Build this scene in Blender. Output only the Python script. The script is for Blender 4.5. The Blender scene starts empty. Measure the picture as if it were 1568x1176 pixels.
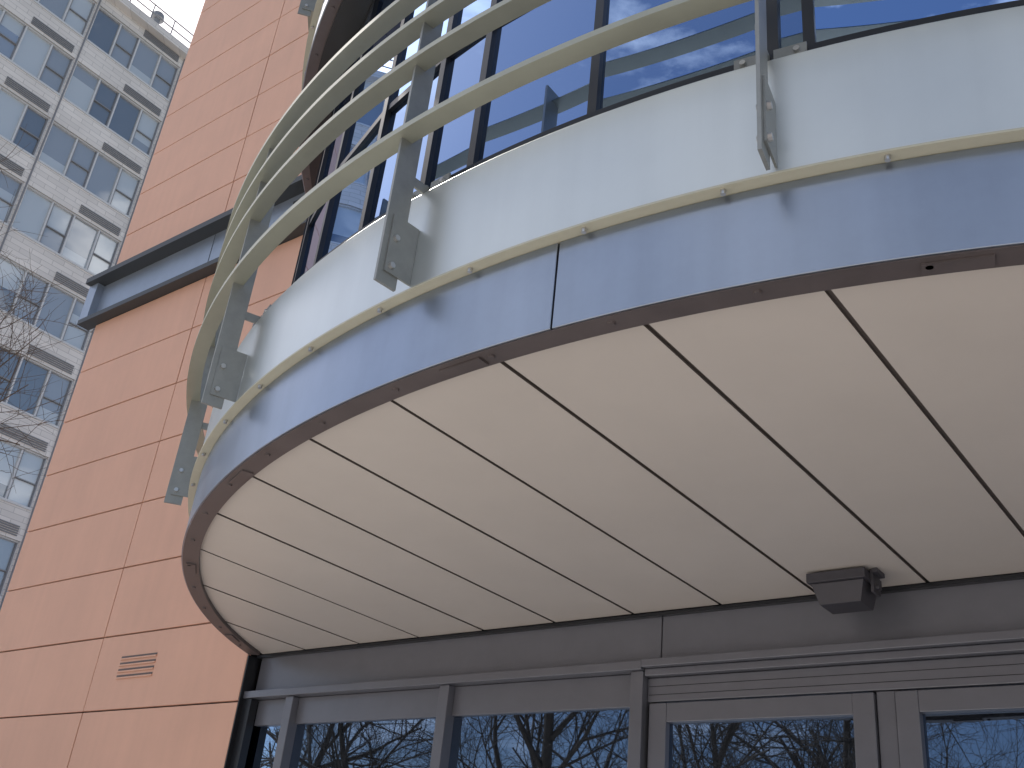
import bpy, bmesh, math, random
from mathutils import Vector, Matrix
random.seed(7)
EYE=1.6
sc=bpy.context.scene
sc.view_settings.view_transform='Standard'; sc.view_settings.look='None'; sc.view_settings.exposure=0

# ------------------------------------------------------------ materials
def mat(name,col,rough=0.6,metal=0.0,noise=0.0,nscale=4.0,bump=0.0,bscale=60,spec=0.5,streak=0.0):
    m=bpy.data.materials.new(name); m.use_nodes=True
    nt=m.node_tree; b=nt.nodes['Principled BSDF']
    b.inputs['Base Color'].default_value=(*col,1); b.inputs['Roughness'].default_value=rough
    b.inputs['Metallic'].default_value=metal; b.inputs['Specular IOR Level'].default_value=spec
    tc=nt.nodes.new('ShaderNodeTexCoord')
    if noise>0:
        n=nt.nodes.new('ShaderNodeTexNoise'); n.inputs['Scale'].default_value=nscale; n.inputs['Detail'].default_value=8
        n.inputs['Roughness'].default_value=0.65
        nt.links.new(tc.outputs['Object'],n.inputs['Vector'])
        r=nt.nodes.new('ShaderNodeValToRGB')
        r.color_ramp.elements[0].position=0.3; r.color_ramp.elements[1].position=0.7
        r.color_ramp.elements[0].color=(*[c*(1-noise) for c in col],1)
        r.color_ramp.elements[1].color=(*[min(1,c*(1+noise)) for c in col],1)
        nt.links.new(n.outputs['Fac'],r.inputs['Fac'])
        last=r.outputs['Color']
        if streak>0:
            mp=nt.nodes.new('ShaderNodeMapping'); mp.inputs['Scale'].default_value=(9,9,0.5)
            n3=nt.nodes.new('ShaderNodeTexNoise'); n3.inputs['Scale'].default_value=1.0; n3.inputs['Detail'].default_value=5
            nt.links.new(tc.outputs['Object'],mp.inputs['Vector']); nt.links.new(mp.outputs['Vector'],n3.inputs['Vector'])
            m3=nt.nodes.new('ShaderNodeMapRange'); m3.inputs['From Min'].default_value=0.35; m3.inputs['From Max'].default_value=0.7
            m3.inputs['To Min'].default_value=1+streak*0.4; m3.inputs['To Max'].default_value=1-streak
            nt.links.new(n3.outputs['Fac'],m3.inputs['Value'])
            sc_=nt.nodes.new('ShaderNodeVectorMath'); sc_.operation='SCALE'
            nt.links.new(last,sc_.inputs[0]); nt.links.new(m3.outputs['Result'],sc_.inputs['Scale']); last=sc_.outputs[0]
        nt.links.new(last,b.inputs['Base Color'])
        mr=nt.nodes.new('ShaderNodeMapRange'); mr.inputs['To Min'].default_value=max(0.02,rough-noise*0.8); mr.inputs['To Max'].default_value=min(1,rough+noise*0.8)
        nt.links.new(n.outputs['Fac'],mr.inputs['Value']); nt.links.new(mr.outputs['Result'],b.inputs['Roughness'])
    if bump>0:
        n2=nt.nodes.new('ShaderNodeTexNoise'); n2.inputs['Scale'].default_value=bscale; n2.inputs['Detail'].default_value=4
        nt.links.new(tc.outputs['Object'],n2.inputs['Vector'])
        bp=nt.nodes.new('ShaderNodeBump'); bp.inputs['Strength'].default_value=bump; bp.inputs['Distance'].default_value=0.01
        nt.links.new(n2.outputs['Fac'],bp.inputs['Height']); nt.links.new(bp.outputs['Normal'],b.inputs['Normal'])
    return m
def glassmat(name,inner,refl,fac,rough=0.01,wobble=0.0):
    m=bpy.data.materials.new(name); m.use_nodes=True; nt=m.node_tree
    for n in list(nt.nodes):
        if n.type!='OUTPUT_MATERIAL': nt.nodes.remove(n)
    out=[n for n in nt.nodes][0]
    d=nt.nodes.new('ShaderNodeBsdfDiffuse'); d.inputs['Color'].default_value=(*inner,1)
    g=nt.nodes.new('ShaderNodeBsdfGlossy'); g.inputs['Color'].default_value=(*refl,1); g.inputs['Roughness'].default_value=rough
    fr=nt.nodes.new('ShaderNodeFresnel'); fr.inputs['IOR'].default_value=1.5
    mr=nt.nodes.new('ShaderNodeMapRange'); mr.inputs['To Min'].default_value=fac; mr.inputs['To Max'].default_value=1
    mx=nt.nodes.new('ShaderNodeMixShader')
    nt.links.new(fr.outputs[0],mr.inputs['Value']); nt.links.new(mr.outputs['Result'],mx.inputs[0])
    nt.links.new(d.outputs[0],mx.inputs[1]); nt.links.new(g.outputs[0],mx.inputs[2]); nt.links.new(mx.outputs[0],out.inputs[0])
    if wobble>0:
        tc=nt.nodes.new('ShaderNodeTexCoord'); n=nt.nodes.new('ShaderNodeTexNoise'); n.inputs['Scale'].default_value=0.9; n.inputs['Detail'].default_value=1
        bp=nt.nodes.new('ShaderNodeBump'); bp.inputs['Strength'].default_value=wobble; bp.inputs['Distance'].default_value=0.05
        nt.links.new(tc.outputs['Object'],n.inputs['Vector']); nt.links.new(n.outputs['Fac'],bp.inputs['Height']); nt.links.new(bp.outputs['Normal'],g.inputs['Normal'])
    return m
M_or=mat('terracotta_panel',(0.74,0.425,0.30),0.6,0,0.05,1.3,0.05,90,streak=0.03)
M_dark=mat('dark_joint',(0.025,0.022,0.022),0.8)
M_jnt=mat('joint_brown',(0.15,0.125,0.115),0.8)
M_liprefl=mat('lip_ground_refl',(0.12,0.10,0.10),0.5,0.2,0.15,6)  # dark ground reflected in the metal underside, put into the lip colour
M_blue=mat('fascia_metal',(0.32,0.365,0.445),0.32,0.92,0.07,3,0,60,streak=0.05)
M_white=mat('white_panel',(0.64,0.67,0.66),0.36,0.8,0.03,2,streak=0.03)
M_cream=mat('cream_edge',(0.50,0.485,0.385),0.5,0.1,0.05,8)
M_louv=mat('louvre_metal',(0.36,0.37,0.31),0.42,0.4,0.06,6)
M_fin=mat('bracket_metal',(0.29,0.30,0.29),0.42,0.5,0.10,12)
M_bolt=mat('bolt_steel',(0.55,0.55,0.55),0.3,0.9)
M_soff=mat('soffit_panel',(0.60,0.55,0.505),0.5,0,0.035,1.6,0.03,120)
M_frame=mat('frame_grey',(0.19,0.195,0.225),0.36,0.45,0.05,5)
M_blackf=mat('black_frame',(0.02,0.022,0.027),0.35,0.2)
M_ledge=mat('ledge_metal',(0.33,0.38,0.46),0.4,0.5,0.08,4)
M_ledged=mat('ledge_dark',(0.06,0.065,0.07),0.5,0.3)
M_gup=glassmat('drum_glass',(0.010,0.012,0.018),(0.45,0.61,0.92),0.62,0.008,0.08)
M_glow=glassmat('door_glass',(0.01,0.012,0.015),(0.31,0.42,0.62),0.42,0.01,0.12)
M_wood=mat('bark',(0.11,0.08,0.055),0.9,0,0.3,10)
M_lamp=mat('lamp_housing',(0.065,0.063,0.075),0.5,0.2,0.1,10)

# ------------------------------------------------------------ mesh helpers
def obj_from(bm,name,mats,parent=None,smooth=False,bevel=0):
    bmesh.ops.recalc_face_normals(bm,faces=bm.faces[:])
    me=bpy.data.meshes.new(name); bm.to_mesh(me); bm.free()
    if not isinstance(mats,(list,tuple)): mats=[mats]
    for m in mats: me.materials.append(m)
    if smooth:
        for p in me.polygons: p.use_smooth=True
        me.set_sharp_from_angle(angle=math.radians(30))
    o=bpy.data.objects.new(name,me); sc.collection.objects.link(o)
    if parent: o.parent=parent
    if bevel>0:
        b=o.modifiers.new('bev','BEVEL'); b.width=bevel; b.segments=2; b.limit_method='ANGLE'
    return o
def empty(name):
    o=bpy.data.objects.new(name,None); sc.collection.objects.link(o); return o
def box(bm,x0,x1,y0,y1,z0,z1,mi=0):
    v=[bm.verts.new((x,y,z)) for x in (x0,x1) for y in (y0,y1) for z in (z0,z1)]
    for f in ((0,1,3,2),(4,6,7,5),(0,4,5,1),(2,3,7,6),(0,2,6,4),(1,5,7,3)):
        q=bm.faces.new([v[i] for i in f]); q.material_index=mi
    return v
CX,CY=-1.9,7.17
def P(th,r,z):
    t=math.radians(th); return Vector((CX+r*math.sin(t),CY-r*math.cos(t),z))
def sweep(bm,prof,t0,t1,step=0.75,mi=0):
    n=max(1,int(round((t1-t0)/step))); rings=[]
    for i in range(n+1):
        th=t0+(t1-t0)*i/n
        rings.append([bm.verts.new(P(th,r,z)) for r,z in prof])
    k=len(prof)
    for i in range(n):
        for j in range(k):
            f=bm.faces.new((rings[i][j],rings[i][(j+1)%k],rings[i+1][(j+1)%k],rings[i+1][j])); f.material_index=mi
    f=bm.faces.new(rings[0]); f.material_index=mi
    f=bm.faces.new(rings[-1][::-1]); f.material_index=mi
def lbox(bm,th,r0,r1,t0,t1,z0,z1,mi=0):
    a=math.radians(th); rad=Vector((math.sin(a),-math.cos(a),0)); tan=Vector((math.cos(a),math.sin(a),0)); c=Vector((CX,CY,0))
    v=[bm.verts.new(c+rad*r+tan*t+Vector((0,0,z))) for r in (r0,r1) for t in (t0,t1) for z in (z0,z1)]
    for f in ((0,1,3,2),(4,6,7,5),(0,4,5,1),(2,3,7,6),(0,2,6,4),(1,5,7,3)):
        q=bm.faces.new([v[i] for i in f]); q.material_index=mi
def bolt(bm,pos,axis,r,h,seg=8,mi=0):
    axis=Vector(axis).normalized(); q=axis.to_track_quat('Z','Y').to_matrix().to_4x4()
    rr=bmesh.ops.create_cone(bm,cap_ends=True,segments=seg,radius1=r,radius2=r*0.85,depth=h,matrix=Matrix.Translation(Vector(pos)+axis*h/2)@q)
    for v in rr['verts']:
        for f in v.link_faces: f.material_index=mi

# ------------------------------------------------------------ main building
bld=empty('orange_panel_office_building')
YW=4.9; XL=-10.35; ZTOP=13.6; DEP=14
J0=EYE+2.62-0.625*6
ZS=EYE+1.72
bm=bmesh.new(); g=0.0065
zs=[0.02]; z=J0
while z<ZTOP:
    if z>0.1: zs.append(z)
    z+=0.625
zs.append(ZTOP)
LB=EYE+5.745; LT=EYE+6.37
xs=[XL+2.0*i for i in range(9)]
for i in range(len(zs)-1):
    a,b=zs[i],zs[i+1]
    if abs(a-LB)<0.1: continue
    for j in range(len(xs)-1):
        x0,x1=xs[j],xs[j+1]
        if a<ZS and x0>-6.4 and x1<2.2: continue
        e=random.uniform(-0.0015,0.0015)
        box(bm,x0+g,x1-g,YW+e,YW+0.03,a+g,b-g)
    yy=YW+0.035
    while yy<YW+DEP-0.1:
        y2=min(yy+2.0,YW+DEP); box(bm,XL,XL+0.03,yy+g,y2-g,a+g,b-g); yy=y2
obj_from(bm,'cladding_panels',M_or,bld,bevel=0.002)
bm=bmesh.new()
box(bm,XL+0.04,-6.40,YW+0.045,YW+DEP,0,ZTOP-0.05)
box(bm,-6.40,2.2,YW+0.045,YW+DEP,ZS+0.05,ZTOP-0.05)
box(bm,1.66,5.65,YW+0.046,YW+DEP,0,ZTOP-0.051)
obj_from(bm,'core_walls',M_dark,bld)
bm=bmesh.new(); box(bm,XL-0.08,5.75,YW-0.08,YW+DEP+0.1,ZTOP+0.003,ZTOP+0.15)
obj_from(bm,'roof_coping',M_ledged,bld,bevel=0.01)
bm=bmesh.new()
xr=-6.2
box(bm,XL-0.03,xr,YW-0.03,YW+0.03,LB+0.06,LT-0.10,0)
box(bm,XL-0.20,xr,YW-0.18,YW+0.03,LT-0.10,LT-0.03,1)
box(bm,XL-0.20,xr,YW-0.12,YW+0.03,LB+0.0,LB+0.06,1)
box(bm,XL-0.20,XL-0.03,YW-0.117,YW+4,LB+0.0625,LT-0.1025,0)
box(bm,-8.352,-8.346,YW-0.034,YW-0.031,LB+0.061,LT-0.101,1)
for k in range(5): box(bm,-7.1,-6.85,YW-0.05,YW-0.031,LB+0.13+k*0.07,LB+0.16+k*0.07,1)
obj_from(bm,'string_course_ledge',[M_ledge,M_ledged],bld,bevel=0.004)
bm=bmesh.new()
for k in range(4):
    zc=EYE+1.62+k*0.052
    box(bm,-7.99,-7.50,YW-0.012,YW-0.0025,zc,zc+0.012,0)
    box(bm,-7.99,-7.50,YW-0.004,YW-0.0026,zc+0.0125,zc+0.030,1)
obj_from(bm,'wall_vent_grille',[M_or,M_jnt],bld)

# ------------------------------------------------------------ bay drum levels
brk=[-54.0,-37.9,-21.7,-5.5,10.5,26.6,42.7,58.8]
mull=[-59,-52,-45,-38,-31,-24,-16.5,-10.2,-6.3,1.3,9.9,11.4,27,38,49,59]
H=3.46
TH=62.4
RG=4.72
def level(zs0,rings,up=0.0):
    zb=zs0-0.02
    bm=bmesh.new()
    seams=[-TH,-30.0,2.2,34.4,TH]
    for a,b in zip(seams[:-1],seams[1:]):
        sweep(bm,[(4.98,zb+0.33),(4.98,zb),(4.93,zb),(4.93,zb+0.01),(4.968,zb+0.01),(4.968,zb+0.33)],a+0.04,b-0.04)
    obj_from(bm,'fascia_panels',M_blue,bld,True,0.002)
    bm=bmesh.new(); sweep(bm,[(4.962,zb+0.33),(4.962,zb+0.015),(4.90,zb+0.015),(4.90,zb+0.33)],-TH,TH)
    obj_from(bm,'fascia_core',M_dark,bld,True)
    bm=bmesh.new(); sweep(bm,[(4.972,zb-0.004),(4.972,zb-0.0005),(4.885,zb-0.0005),(4.885,zb-0.004)],-TH,TH)
    sweep(bm,[(4.897,zb),(4.897,zb+0.03),(4.885,zb+0.03),(4.885,zb)],-TH,TH)
    for k in range(24):
        th=-60+k*5.3+0.8
        bolt(bm,P(th,4.935,zb-0.004),(0,0,-1),0.013,0.008)
    for k in range(7):
        th=-57+k*18.2; lbox(bm,th,4.90,4.95,-0.09,0.09,zb-0.012,zb-0.0045)
    obj_from(bm,'fascia_bottom_lip',M_liprefl,bld,False)
    zf=zb+0.332
    bm=bmesh.new(); sweep(bm,[(5.024,zf+0.008),(5.024,zf),(4.90,zf),(4.90,zf+0.008)],-TH,TH)
    obj_from(bm,'cream_flange',M_cream,bld,True)
    bm=bmesh.new()
    for k in range(24):
        th=-60.5+k*5.33; bolt(bm,P(th,5.004,zf),(0,0,-1),0.010,0.016)
    obj_from(bm,'flange_bolts',M_bolt,bld)
    zt=zs0+0.785
    bm=bmesh.new(); sweep(bm,[(5.005,zt),(5.005,zf+0.010),(4.92,zf+0.010),(4.92,zt)],-TH,TH)
    obj_from(bm,'white_upstand',M_white,bld,True,0.003)
    ztop=zs0+H-0.035
    bm=bmesh.new(); sweep(bm,[(4.975,zt+0.055),(4.975,zt+0.002),(4.3,zt+0.002),(4.3,zt+0.055)],-60,60)
    sweep(bm,[(4.90,ztop+0.02),(4.90,ztop-0.02),(4.3,ztop-0.02),(4.3,ztop+0.02)],-60,60)
    for m_ in mull: lbox(bm,m_,RG-0.05,RG+0.025,-0.02,0.02,zt+0.055,ztop-0.02)
    for a,b in zip(mull[:-1],mull[1:]):
        for (z0,z1) in ((zt+0.055,zt+0.11),(zt+1.18,zt+1.22),(ztop-0.1,ztop-0.021)):
            p=[P(a,r,0) for r in (RG-0.04,RG+0.018)]; q=[P(b,r,0) for r in (RG-0.04,RG+0.018)]
            v=[]
            for pt in (p[0],p[1],q[1],q[0]):
                for zz in (z0,z1): v.append(bm.verts.new((pt.x,pt.y,zz)))
            for f in ((0,2,4,6),(1,7,5,3),(0,1,3,2),(2,3,5,4),(4,5,7,6),(6,7,1,0)): bm.faces.new([v[i] for i in f])
    obj_from(bm,'window_frames',M_blackf,bld)
    bm=bmesh.new()
    for a,b in zip(mull[:-1],mull[1:]):
        for (z0,z1) in ((zt+0.11,zt+1.18),(zt+1.22,ztop-0.1)):
            e=random.uniform(-0.006,0.006)
            p=P(a,RG,0);q=P(b,RG,0); n=Vector((q.y-p.y,-(q.x-p.x),0)).normalized()
            v=[bm.verts.new((p.x,p.y,z0)),bm.verts.new((q.x,q.y,z0)),bm.verts.new((q.x+n.x*e,q.y+n.y*e,z1)),bm.verts.new((p.x+n.x*e,p.y+n.y*e,z1))]
            bm.faces.new(v)
    obj_from(bm,'window_glass',M_gup,bld)
    # soffit
    bm=bmesh.new(); Rs=4.893; sp=0.545; gg=0.0095
    xj=[-1.455+sp*k for k in range(-10,11)]
    for a,b in zip(xj[:-1],xj[1:]):
        lim=math.sqrt(Rs*Rs-(CY-4.965)**2)
        x0=max(a+gg,CX-lim+0.002); x1=min(b-gg,CX+lim-0.002)
        if x1-x0<0.03: continue
        e=random.uniform(0,0.0025)
        pts=[(x0+(x1-x0)*i/10,CY-math.sqrt(Rs*Rs-(x0+(x1-x0)*i/10-CX)**2)) for i in range(11)]+[(x1,4.965),(x0,4.965)]
        lo=[bm.verts.new((x,y,zs0+e)) for x,y in pts]; hi=[bm.verts.new((x,y,zs0+0.012)) for x,y in pts]
        bm.faces.new(lo); bm.faces.new(hi[::-1])
        for i in range(len(pts)):
            j=(i+1)%len(pts); f=bm.faces.new((lo[i],lo[j],hi[j],hi[i])); f.material_index=1
    obj_from(bm,'soffit_panels',[M_soff,M_jnt],bld)
    bm=bmesh.new()
    n=60; c=[bm.verts.new(P(-63+126*i/n,4.95,zs0+0.016)) for i in range(n+1)]
    d=[bm.verts.new(P(-63+126*i/n,4.95,zs0+0.04)) for i in range(n+1)]
    bm.faces.new(c); bm.faces.new(d[::-1])
    obj_from(bm,'soffit_backing',M_jnt,bld)
    z0=zs0+0.30+up
    bm=bmesh.new()
    for zr in rings:
        sweep(bm,[(5.185,z0+zr+0.026),(5.185,z0+zr),(5.105,z0+zr+0.005),(5.105,z0+zr+0.010),(5.176,z0+zr+0.008),(5.176,z0+zr+0.026)],-61.5,61.5)
    obj_from(bm,'sunshade_louvre_rings',M_louv,bld,True)
    bm=bmesh.new()
    for th in brk:
        a=math.radians(th); tan=Vector((math.cos(a),math.sin(a),0)); rad=Vector((math.sin(a),-math.cos(a),0))
        lbox(bm,th,5.06,5.155,-0.006,0.006,z0+0.0,z0+1.56,0)
        lbox(bm,th,5.007,5.13,0.0065,0.014,z0+0.05,z0+0.30,0)
        lbox(bm,th,4.90,5.12,-0.016,-0.0065,z0+0.488,z0+0.53,0)
        lbox(bm,th,4.976,4.984,-0.12,-0.017,z0+0.488,z0+0.545,0)
        lbox(bm,th,4.976,4.984,0.007,0.11,z0+0.488,z0+0.545,0)
        for zz in (0.08,0.20):
            bolt(bm,P(th,5.105,z0+zz)+tan*0.014,tan,0.014,0.012,8,1)
            bolt(bm,P(th,5.105,z0+zz)-tan*0.006,-tan,0.015,0.012,8,1)
        for zz in (0.90,):
            bolt(bm,P(th,5.09,z0+zz)-tan*0.006,-tan,0.012,0.012,8,1)
        for t in (-0.09,0.08):
            bolt(bm,P(th,4.984,z0+0.518)+tan*t,rad,0.012,0.012,8,1)
    obj_from(bm,'louvre_brackets',[M_fin,M_bolt],bld)
RINGS=[0.65,1.03,1.27,1.49]
level(ZS,RINGS)
for k in (1,2): level(ZS+H*k,RINGS,0.45)
bm=bmesh.new(); zz=ZS+H*3
sweep(bm,[(5.1,zz+0.25),(5.1,zz),(0.5,zz),(0.5,zz+0.25)],-62,62)
obj_from(bm,'drum_roof',M_blue,bld,True)

# ------------------------------------------------------------ ground floor glazing
YG=5.0
bm=bmesh.new()
XA,XB=-6.31,1.64
box(bm,XA,-2.92-0.003,YG-0.0,YG+0.05,EYE+1.45,ZS+0.01,0)
box(bm,-2.92+0.003,XB,YG-0.0,YG+0.05,EYE+1.45,ZS+0.01,0)
box(bm,XA-0.08,-3.0,YG-0.075,YG+0.05,EYE+1.395,EYE+1.445,0)
box(bm,-2.995,XB,YG-0.085,YG+0.05,EYE+1.405,EYE+1.447,0)
box(bm,-2.995,XB,YG-0.045,YG+0.05,EYE+1.365,EYE+1.403,0)
zh=EYE+1.215
for a,b in ((-6.25,-5.90),(-5.82,-4.47),(-4.39,-3.09)):
    box(bm,a,b,YG+0.005,YG+0.06,zh,EYE+1.393,0)
    box(bm,a,b,YG+0.005,YG+0.06,0.0,0.35,0)
    box(bm,a,b,YG+0.0,YG+0.06,0.352,0.40,0)
for x in (-5.86,-4.43,-3.04):
    box(bm,x-0.039,x+0.039,YG-0.05,YG+0.06,0.0,EYE+1.393,0)
def door(x0,x1):
    w=0.105; zt=EYE+1.225
    box(bm,x0,x0+w,YG-0.01,YG+0.05,0.02,zt,0); box(bm,x1-w,x1,YG-0.01,YG+0.05,0.02,zt,0)
    box(bm,x0+w,x1-w,YG-0.008,YG+0.05,zt-0.10,zt,0); box(bm,x0+w,x1-w,YG-0.008,YG+0.05,0.02,0.25,0)
box(bm,-2.998,XB,YG+0.0,YG+0.05,EYE+1.235,EYE+1.362,0)
for a,b in ((-2.98,-1.76),(-1.66,-0.42),(-0.32,0.90),(1.0,1.62)): door(a,b)
for x in (-1.71,-0.37,0.95): box(bm,x-0.044,x+0.044,YG+0.01,YG+0.05,0.0,EYE+1.232,0)
obj_from(bm,'shopfront_frames',M_frame,bld,bevel=0.004)
bm=bmesh.new()
box(bm,XA-0.03,XA+0.06,YW+0.035,YG-0.001,0.0,EYE+1.39,0)
box(bm,-6.345,-6.335,YW-0.004,YG,0.0,ZS-0.02,0)
box(bm,-6.334,XB,4.968,4.998,ZS-0.022,ZS-0.004,0)
for z_ in (EYE+1.27,EYE+1.315): box(bm,-2.99,XB,YG-0.0015,YG-0.0003,z_,z_+0.003)
obj_from(bm,'recess_trim',M_blackf,bld)
bm=bmesh.new()
for a,b in ((-6.3,-5.86),(-5.86,-4.43),(-4.43,-3.04),(-2.95,-1.78),(-1.64,-0.44),(-0.30,0.88),(1.02,1.60)):
    e=random.uniform(-0.006,0.006)
    bm.faces.new([bm.verts.new(p) for p in ((a,YG+0.035,0.1),(b,YG+0.035,0.1),(b,YG+0.035+e,EYE+1.30),(a,YG+0.035+e,EYE+1.30))])
obj_from(bm,'shopfront_glass',M_glow,bld)
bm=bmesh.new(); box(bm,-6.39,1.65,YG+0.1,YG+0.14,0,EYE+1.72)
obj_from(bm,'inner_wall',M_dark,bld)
bm=bmesh.new()
for x in (-1.82,-1.60,0.84,1.06):
    bolt(bm,(x,YG-0.07,0.8),(0,0,1),0.014,0.9,10)
    for z_ in (0.9,1.6): bolt(bm,(x,YG-0.07,z_),(0,1,0),0.01,0.065)
obj_from(bm,'door_handles',M_bolt,bld)

# ------------------------------------------------------------ floodlight
fl=empty('floodlight')
fx,fy=-1.775,4.73
bm=bmesh.new()
def taper(bm,x0,x1,y0,y1,z0,z1,ins,mi=0):
    v=box(bm,x0,x1,y0,y1,z0,z1,mi)
    for q in v:
        if abs(q.co.z-z0)<1e-6:
            q.co.x+=ins if q.co.x<(x0+x1)/2 else -ins
            q.co.y+=ins if q.co.y<(y0+y1)/2 else -ins*0.3
taper(bm,fx-0.13,fx+0.125,fy-0.085,fy+0.11,ZS-0.155,ZS-0.058,0.028)
box(bm,fx-0.145,fx+0.14,fy-0.105,fy+0.12,ZS-0.057,ZS-0.010)
obj_from(bm,'housing',M_lamp,fl,bevel=0.003)
bm=bmesh.new()
box(bm,fx+0.142,fx+0.155,fy-0.04,fy+0.05,ZS-0.11,ZS-0.001); box(bm,fx+0.1555,fx+0.18,fy-0.05,fy+0.05,ZS-0.022,ZS-0.001)
bolt(bm,(fx+0.155,fy,ZS-0.08),(1,0,0),0.014,0.012)
obj_from(bm,'mount_bracket',M_lamp,fl)

# ------------------------------------------------------------ office tower
tw=empty('office_tower')
def tilemat():
    m=bpy.data.materials.new('cream_tile'); m.use_nodes=True; nt=m.node_tree; b=nt.nodes['Principled BSDF']
    tc=nt.nodes.new('ShaderNodeTexCoord'); sx=nt.nodes.new('ShaderNodeSeparateXYZ'); cx=nt.nodes.new('ShaderNodeCombineXYZ')
    nt.links.new(tc.outputs['Object'],sx.inputs[0]); ad=nt.nodes.new('ShaderNodeMath'); nt.links.new(sx.outputs['X'],ad.inputs[0]); nt.links.new(sx.outputs['Y'],ad.inputs[1])
    nt.links.new(ad.outputs[0],cx.inputs['X']); nt.links.new(sx.outputs['Z'],cx.inputs['Y'])
    br=nt.nodes.new('ShaderNodeTexBrick'); br.inputs['Scale'].default_value=1; br.inputs['Brick Width'].default_value=0.8; br.inputs['Row Height'].default_value=0.2
    br.inputs['Mortar Size'].default_value=0.010; br.offset=0.5
    br.inputs['Color1'].default_value=(0.80,0.775,0.75,1); br.inputs['Color2'].default_value=(0.69,0.67,0.65,1); br.inputs['Mortar'].default_value=(0.50,0.49,0.48,1)
    nt.links.new(cx.outputs[0],br.inputs['Vector'])
    n=nt.nodes.new('ShaderNodeTexNoise'); n.inputs['Scale'].default_value=0.5; n.inputs['Detail'].default_value=6; nt.links.new(tc.outputs['Object'],n.inputs['Vector'])
    mr=nt.nodes.new('ShaderNodeMapRange'); mr.inputs['To Min'].default_value=0.78; mr.inputs['To Max'].default_value=1.14; nt.links.new(n.outputs['Fac'],mr.inputs['Value'])
    mx=nt.nodes.new('ShaderNodeVectorMath'); mx.operation='SCALE'; nt.links.new(br.outputs['Color'],mx.inputs[0]); nt.links.new(mr.outputs['Result'],mx.inputs['Scale'])
    nt.links.new(mx.outputs[0],b.inputs['Base Color']); b.inputs['Roughness'].default_value=0.6
    return m
M_tile=tilemat()
M_wf=mat('window_frame_pale',(0.60,0.62,0.64),0.5)
M_wdk=mat('window_frame_dark',(0.22,0.23,0.25),0.5)
G1=glassmat('glass_curtain',(0.52,0.58,0.62),(0.85,0.87,0.88),0.20)
G2=glassmat('glass_mid',(0.30,0.34,0.38),(0.85,0.86,0.87),0.24)
G3=glassmat('glass_dark',(0.13,0.155,0.18),(0.85,0.86,0.87),0.26)
TX=-33.0; TY0=3.6; BAY=4.0; NB=8; TTOP=33.1
heads=[2.6+3*k for k in range(11)]
WH=1.9
bm=bmesh.new(); bw=bmesh.new(); bg=bmesh.new()
TY1=TY0+BAY*NB
prev=0
for h in heads:
    box(bm,TX-0.4,TX,TY0,TY1,prev,h-WH if h-WH>prev else prev+0.01); prev=h
box(bm,TX-0.4,TX,TY0,TY1,prev,TTOP)
box(bm,TX-14,TX-0.8,TY0,TY1,0,TTOP-0.4)
for b_ in range(NB+1):
    y=TY0+b_*BAY; y0=max(TY0,y-0.07); y1=min(TY1,y+0.07)
    for h in heads: box(bm,TX-0.4,TX-0.002,y0,y1,h-WH+0.002,h-0.002)
obj_from(bm,'tiled_walls',M_tile,tw)
rr=random.Random(3)
for b_ in range(NB):
    y0=TY0+b_*BAY+0.07; y1=y0+BAY-0.14
    cuts=[0,0.27,0.5,0.77,1.0]
    for h in heads:
        zb=h-WH
        box(bw,TX-0.2,TX+0.03,y0+0.002,y1-0.002,zb-0.03,zb+0.05,0); box(bw,TX-0.2,TX-0.06,y0,y1,h-0.05,h-0.001,0)
        for c in cuts:
            yc=y0+(y1-y0)*c; box(bw,TX-0.2,TX-0.062,max(y0,yc-0.03),min(y1,yc+0.03),zb+0.051,h-0.051,0)
        for i in range(4):
            a=y0+(y1-y0)*cuts[i]+0.03; c=y0+(y1-y0)*cuts[i+1]-0.03
            k=rr.random(); mi=0 if k<0.35 else (1 if k<0.8 else 2)
            zd=h-0.05-(h-zb)*rr.choice([0,0,0.3,0.5,0.7])
            f=bg.faces.new([bg.verts.new(p) for p in ((TX-0.15,a,zb+0.05),(TX-0.15,c,zb+0.05),(TX-0.15,c,zd),(TX-0.15,a,zd))]); f.material_index=mi
            if zd<h-0.06:
                f=bg.faces.new([bg.verts.new(p) for p in ((TX-0.15,a,zd),(TX-0.15,c,zd),(TX-0.15,c,h-0.05),(TX-0.15,a,h-0.05))]); f.material_index=0 if mi else 1
            if i%2==1:
                zc=zb+0.06+ (h-zb)*0.42
                box(bw,TX-0.16,TX-0.08,a,c,zc,zc+0.04,1)
                for yy in (a,c-0.04): box(bw,TX-0.158,TX-0.078,yy,yy+0.04,zb+0.061,h-0.071,1)
        vy=y0+1.95
        for s in range(5): box(bw,TX+0.002,TX+0.035,vy+0.02,vy+1.73,h+0.12+s*0.075,h+0.16+s*0.075,1)
obj_from(bw,'window_frames',[M_wf,M_wdk],tw); obj_from(bg,'window_panes',[G1,G2,G3],tw)
bm=bmesh.new()
for b_ in range(NB+1):
    y=TY0+b_*BAY; box(bm,TX+0.001,TX+0.05,y-0.025,y+0.025,0,TTOP)
obj_from(bm,'vertical_ribs',M_wdk,tw)
bm=bmesh.new()
box(bm,TX-14,TX+0.35,TY0-0.1,TY1+0.1,TTOP+0.002,TTOP+0.35)
obj_from(bm,'roof_coping',M_tile,tw)
bm=bmesh.new()
for i in range(33):
    y=TY0+i*1.0; bolt(bm,(TX+0.2,y,TTOP+0.35),(0,0,1),0.03,0.9,6)
for z_ in (0.8,1.25): 
    box(bm,TX+0.18,TX+0.22,TY0,TY1,TTOP+z_-0.02,TTOP+z_+0.02)
for y in (9,12.2,14.2): 
    bolt(bm,(TX-0.6,y,TTOP+0.35),(0,0,1),0.16,1.1,12); bolt(bm,(TX-0.6,y,TTOP+1.45),(0,0,1),0.28,0.25,12)
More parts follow.
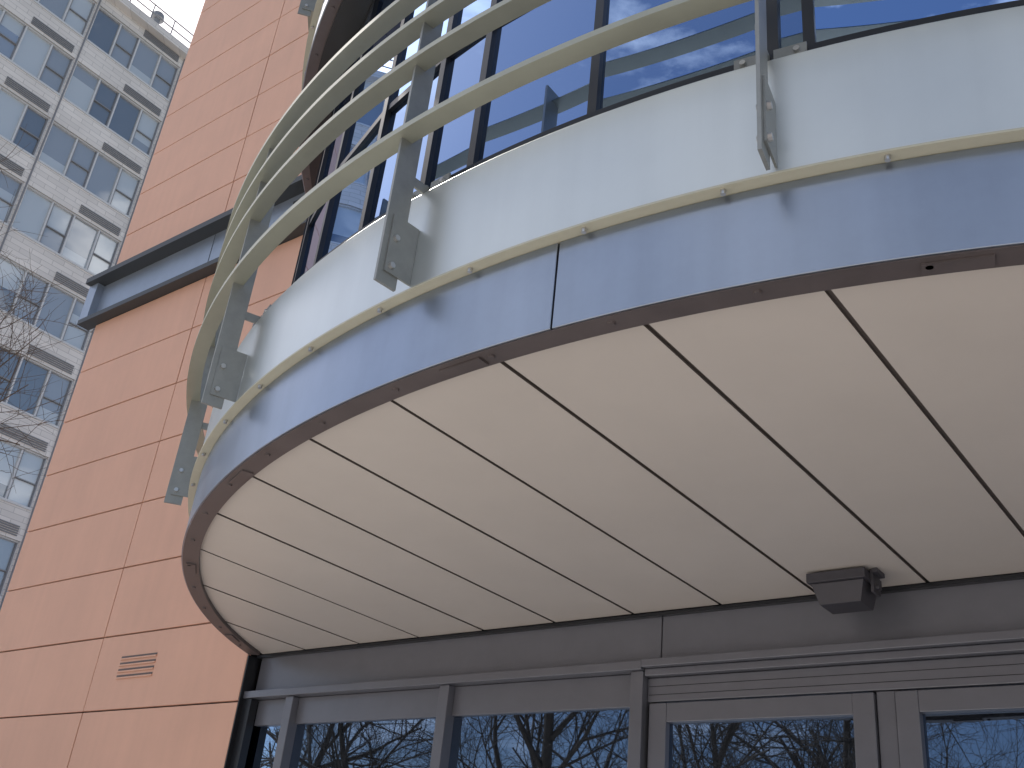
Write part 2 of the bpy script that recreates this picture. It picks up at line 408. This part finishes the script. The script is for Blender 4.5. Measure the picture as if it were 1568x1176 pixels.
obj_from(bm,'roof_railing_and_cowls',M_wdk,tw)

# ------------------------------------------------------------ ground, road
def sheet(name,x0,x1,y0,y1,z,m):
    bm=bmesh.new(); bm.faces.new([bm.verts.new(p) for p in ((x0,y0,z),(x1,y0,z),(x1,y1,z),(x0,y1,z))]); return obj_from(bm,name,m)
M_gr=mat('ground_mat',(0.24,0.23,0.19),0.9,0,0.2,0.3)
M_as=mat('asphalt',(0.055,0.055,0.058),0.85,0,0.2,3,0.3,80)
def pavmat():
    m=mat('paving',(0.42,0.40,0.37),0.8); nt=m.node_tree; b=nt.nodes['Principled BSDF']
    br=nt.nodes.new('ShaderNodeTexBrick'); br.inputs['Scale'].default_value=1; br.inputs['Brick Width'].default_value=0.9; br.inputs['Row Height'].default_value=0.6; br.inputs['Mortar Size'].default_value=0.01
    br.inputs['Color1'].default_value=(0.62,0.59,0.55,1); br.inputs['Color2'].default_value=(0.54,0.515,0.48,1); br.inputs['Mortar'].default_value=(0.25,0.24,0.22,1)
    tc=nt.nodes.new('ShaderNodeTexCoord'); nt.links.new(tc.outputs['Object'],br.inputs['Vector']); nt.links.new(br.outputs['Color'],b.inputs['Base Color']); return m
M_pv=pavmat()
sheet('ground',-1500,1500,-1500,1500,-0.14,M_gr)
sheet('road',-200,200,-31,-23,-0.128,M_as)
bm=bmesh.new(); box(bm,-32.5,40,-22.85,40,-0.135,0); obj_from(bm,'pavement',M_pv)
bm=bmesh.new(); box(bm,-60,60,-36,-31.15,-0.135,0); obj_from(bm,'pavement',M_pv)
bm=bmesh.new(); box(bm,-32.5,40,-23,-22.853,-0.135,0.005); box(bm,-60,60,-31.147,-31,-0.135,0.005); obj_from(bm,'kerb',mat('kerb_stone',(0.35,0.34,0.32),0.8,0,0.1,5))
bm=bmesh.new()
for i in range(30):
    x=-60+i*4; bm.faces.new([bm.verts.new(p) for p in ((x,-27.05,-0.124),(x+2,-27.05,-0.124),(x+2,-26.93,-0.124),(x,-26.93,-0.124))])
obj_from(bm,'road_marking',mat('road_paint',(0.75,0.75,0.72),0.7))

# ------------------------------------------------------------ brick building opposite
br_=empty('brick_building')
def brickmat():
    m=mat('brick',(0.3,0.13,0.08),0.85); nt=m.node_tree; b=nt.nodes['Principled BSDF']
    br=nt.nodes.new('ShaderNodeTexBrick'); br.inputs['Scale'].default_value=4; br.inputs['Color1'].default_value=(0.42,0.2,0.11,1); br.inputs['Color2'].default_value=(0.33,0.15,0.09,1); br.inputs['Mortar'].default_value=(0.4,0.36,0.32,1)
    tc=nt.nodes.new('ShaderNodeTexCoord'); mp=nt.nodes.new('ShaderNodeMapping'); mp.inputs['Rotation'].default_value=(math.radians(90),0,0)
    nt.links.new(tc.outputs['Object'],mp.inputs['Vector']); nt.links.new(mp.outputs[0],br.inputs['Vector']); nt.links.new(br.outputs['Color'],b.inputs['Base Color']); return m
bm=bmesh.new(); box(bm,-70,30,-62,-50,0,9.0); obj_from(bm,'walls',brickmat(),br_)
bm=bmesh.new(); v=box(bm,-70.5,30.5,-62.5,-49.5,9.003,12)
for q in v:
    if q.co.z>11.9: q.co.y=-56+(0.2 if q.co.y>-56 else -0.2)
obj_from(bm,'roof',mat('slate',(0.10,0.10,0.12),0.7),br_)
bm=bmesh.new(); bw=bmesh.new()
for i in range(30):
    for z_ in (1,3.9,6.6):
        x=-69+i*3.3
        box(bm,x,x+1.2,-49.99,-49.96,z_,z_+1.6)
        box(bw,x-0.1,x+1.3,-49.99,-49.9,z_-0.15,z_-0.01); box(bw,x+0.57,x+0.63,-49.958,-49.94,z_,z_+1.6); box(bw,x,x+1.2,-49.958,-49.945,z_+0.78,z_+0.84)
obj_from(bm,'windows',G3,br_); obj_from(bw,'window_trim',M_wf,br_)

# ------------------------------------------------------------ bare trees
def tree_curve(seed,h,spread=1.0,levels=4):
    R=random.Random(seed)
    cu=bpy.data.curves.new('bare_tree','CURVE'); cu.dimensions='3D'; cu.bevel_depth=1.0; cu.bevel_resolution=0; cu.resolution_u=1; cu.use_fill_caps=False
    def branch(p,d,L,r,lv):
        n=6 if lv<2 else 4
        pts=[(p.copy(),r)]; q=p.copy(); dd=d.copy()
        for i in range(n):
            dd=(dd+Vector((R.gauss(0,.13),R.gauss(0,.13),R.gauss(0.03,.10)))).normalized()
            q=q+dd*(L/n); pts.append((q.copy(),r*(1-0.62*(i+1)/n)))
        s=cu.splines.new('POLY'); s.points.add(len(pts)-1)
        for i,(a,rad) in enumerate(pts): s.points[i].co=(*a,1); s.points[i].radius=rad
        if lv>=levels: return
        k={0:9,1:6,2:6,3:5}[lv]
        for j in range(k):
            t=(0.35 if lv==0 else 0.2)+(0.8 if lv else 0.63)*(j+R.random()*0.8)/k
            t=min(t,0.99); f=t*n; i=min(int(f),n-1); a=pts[i][0].lerp(pts[i+1][0],f-i); rad=pts[i][1]
            axd=(pts[i+1][0]-pts[i][0]).normalized()
            az=R.uniform(0,2*math.pi); perp=axd.orthogonal().normalized(); perp.rotate(Matrix.Rotation(az,3,axd))
            ang=R.uniform(0.6,1.1)*spread
            nd=(axd*math.cos(ang)+perp*math.sin(ang)); nd.z+=0.12; nd.normalize()
            branch(a,nd,L*R.uniform(0.48,0.7)*(1 if lv else 0.75),max(rad*0.55,0.006),lv+1)
    branch(Vector((0,0,0)),Vector((0,0,1)),h*0.85,h*0.02,0)
    cu.materials.append(M_wood)
    return cu
T=[tree_curve(11,11),tree_curve(23,12.5),tree_curve(5,10)]
def put(cu,x,y,rot,s=1):
    o=bpy.data.objects.new('bare_tree',cu); sc.collection.objects.link(o); o.location=(x,y,-0.01); o.rotation_euler=(0,0,rot); o.scale=(s,s,s)
for i,(x,y,s) in enumerate([(-26,-16,1),(-20,-17.5,1.05),(-14.5,-15.5,.95),(-9.5,-17,1.0),(-4.5,-16,.92),(2,-17,1),(-31,-18,1.1),(9,-16.5,1),
                            (-23,-34,1.1),(-30,-33,1.15),(-16,-34,1.1),(-10,-33,1.1),(-37,-34,1.1)]):
    put(T[i%3],x,y,i*1.7,s)
put(T[1],-24.5,5.5,0.6,0.98)

# ------------------------------------------------------------ world + sun
SD=Vector((-1.0,0.15,0)).normalized(); EL=math.radians(52)
sun_dir=Vector((SD.x*math.cos(EL),SD.y*math.cos(EL),math.sin(EL)))
w=bpy.data.worlds.new('World'); sc.world=w; w.use_nodes=True; nt=w.node_tree
bg=nt.nodes['Background']; sky=nt.nodes.new('ShaderNodeTexSky'); sky.sky_type='NISHITA'; sky.sun_disc=False
sky.sun_elevation=EL; sky.sun_rotation=math.atan2(sun_dir.x,sun_dir.y); sky.air_density=1.0; sky.dust_density=2.0; sky.ozone_density=1.5
tc=nt.nodes.new('ShaderNodeTexCoord'); mp=nt.nodes.new('ShaderNodeMapping'); mp.inputs['Scale'].default_value=(1,1,2.2)
nz=nt.nodes.new('ShaderNodeTexNoise'); nz.inputs['Scale'].default_value=3.2; nz.inputs['Detail'].default_value=9; nz.inputs['Roughness'].default_value=0.58
rp=nt.nodes.new('ShaderNodeValToRGB'); rp.color_ramp.elements[0].position=0.51; rp.color_ramp.elements[1].position=0.65
rp.color_ramp.elements[1].color=(0.95,0.95,0.95,1)
mx=nt.nodes.new('ShaderNodeMix'); mx.data_type='RGBA'; mx.inputs['B'].default_value=(12.8,12.7,12.8,1)
nt.links.new(tc.outputs['Generated'],mp.inputs['Vector']); nt.links.new(mp.outputs[0],nz.inputs['Vector']); nt.links.new(nz.outputs['Fac'],rp.inputs['Fac'])
nt.links.new(rp.outputs['Color'],mx.inputs['Factor']); nt.links.new(sky.outputs[0],mx.inputs['A']); nt.links.new(mx.outputs['Result'],bg.inputs['Color'])
bg.inputs['Strength'].default_value=0.15
l=bpy.data.lights.new('sun','SUN'); l.energy=5; l.angle=math.radians(0.5); l.color=(1,0.94,0.86)
lo=bpy.data.objects.new('sun',l); sc.collection.objects.link(lo); lo.rotation_euler=(-sun_dir).to_track_quat('-Z','Y').to_euler(); lo.location=(0,0,50)

# ------------------------------------------------------------ camera
yaw,p,r=math.radians(40.0),math.radians(28.2),math.radians(6.3)
h=Vector((-math.sin(yaw),math.cos(yaw),0)); F=Vector((h.x*math.cos(p),h.y*math.cos(p),math.sin(p)))
R0=Vector((h.y,-h.x,0)); U0=R0.cross(F)
Rx=R0*math.cos(r)+U0*math.sin(r); Ux=-R0*math.sin(r)+U0*math.cos(r)
cd=bpy.data.cameras.new('camera'); cam=bpy.data.objects.new('camera',cd); sc.collection.objects.link(cam)
mw=Matrix(((Rx.x,Ux.x,-F.x,0),(Rx.y,Ux.y,-F.y,0),(Rx.z,Ux.z,-F.z,EYE),(0,0,0,1)))
cam.matrix_world=mw; cd.sensor_width=36; cd.lens=1600/1568*36; cd.clip_end=4000; cd.clip_start=0.05
sc.camera=cam
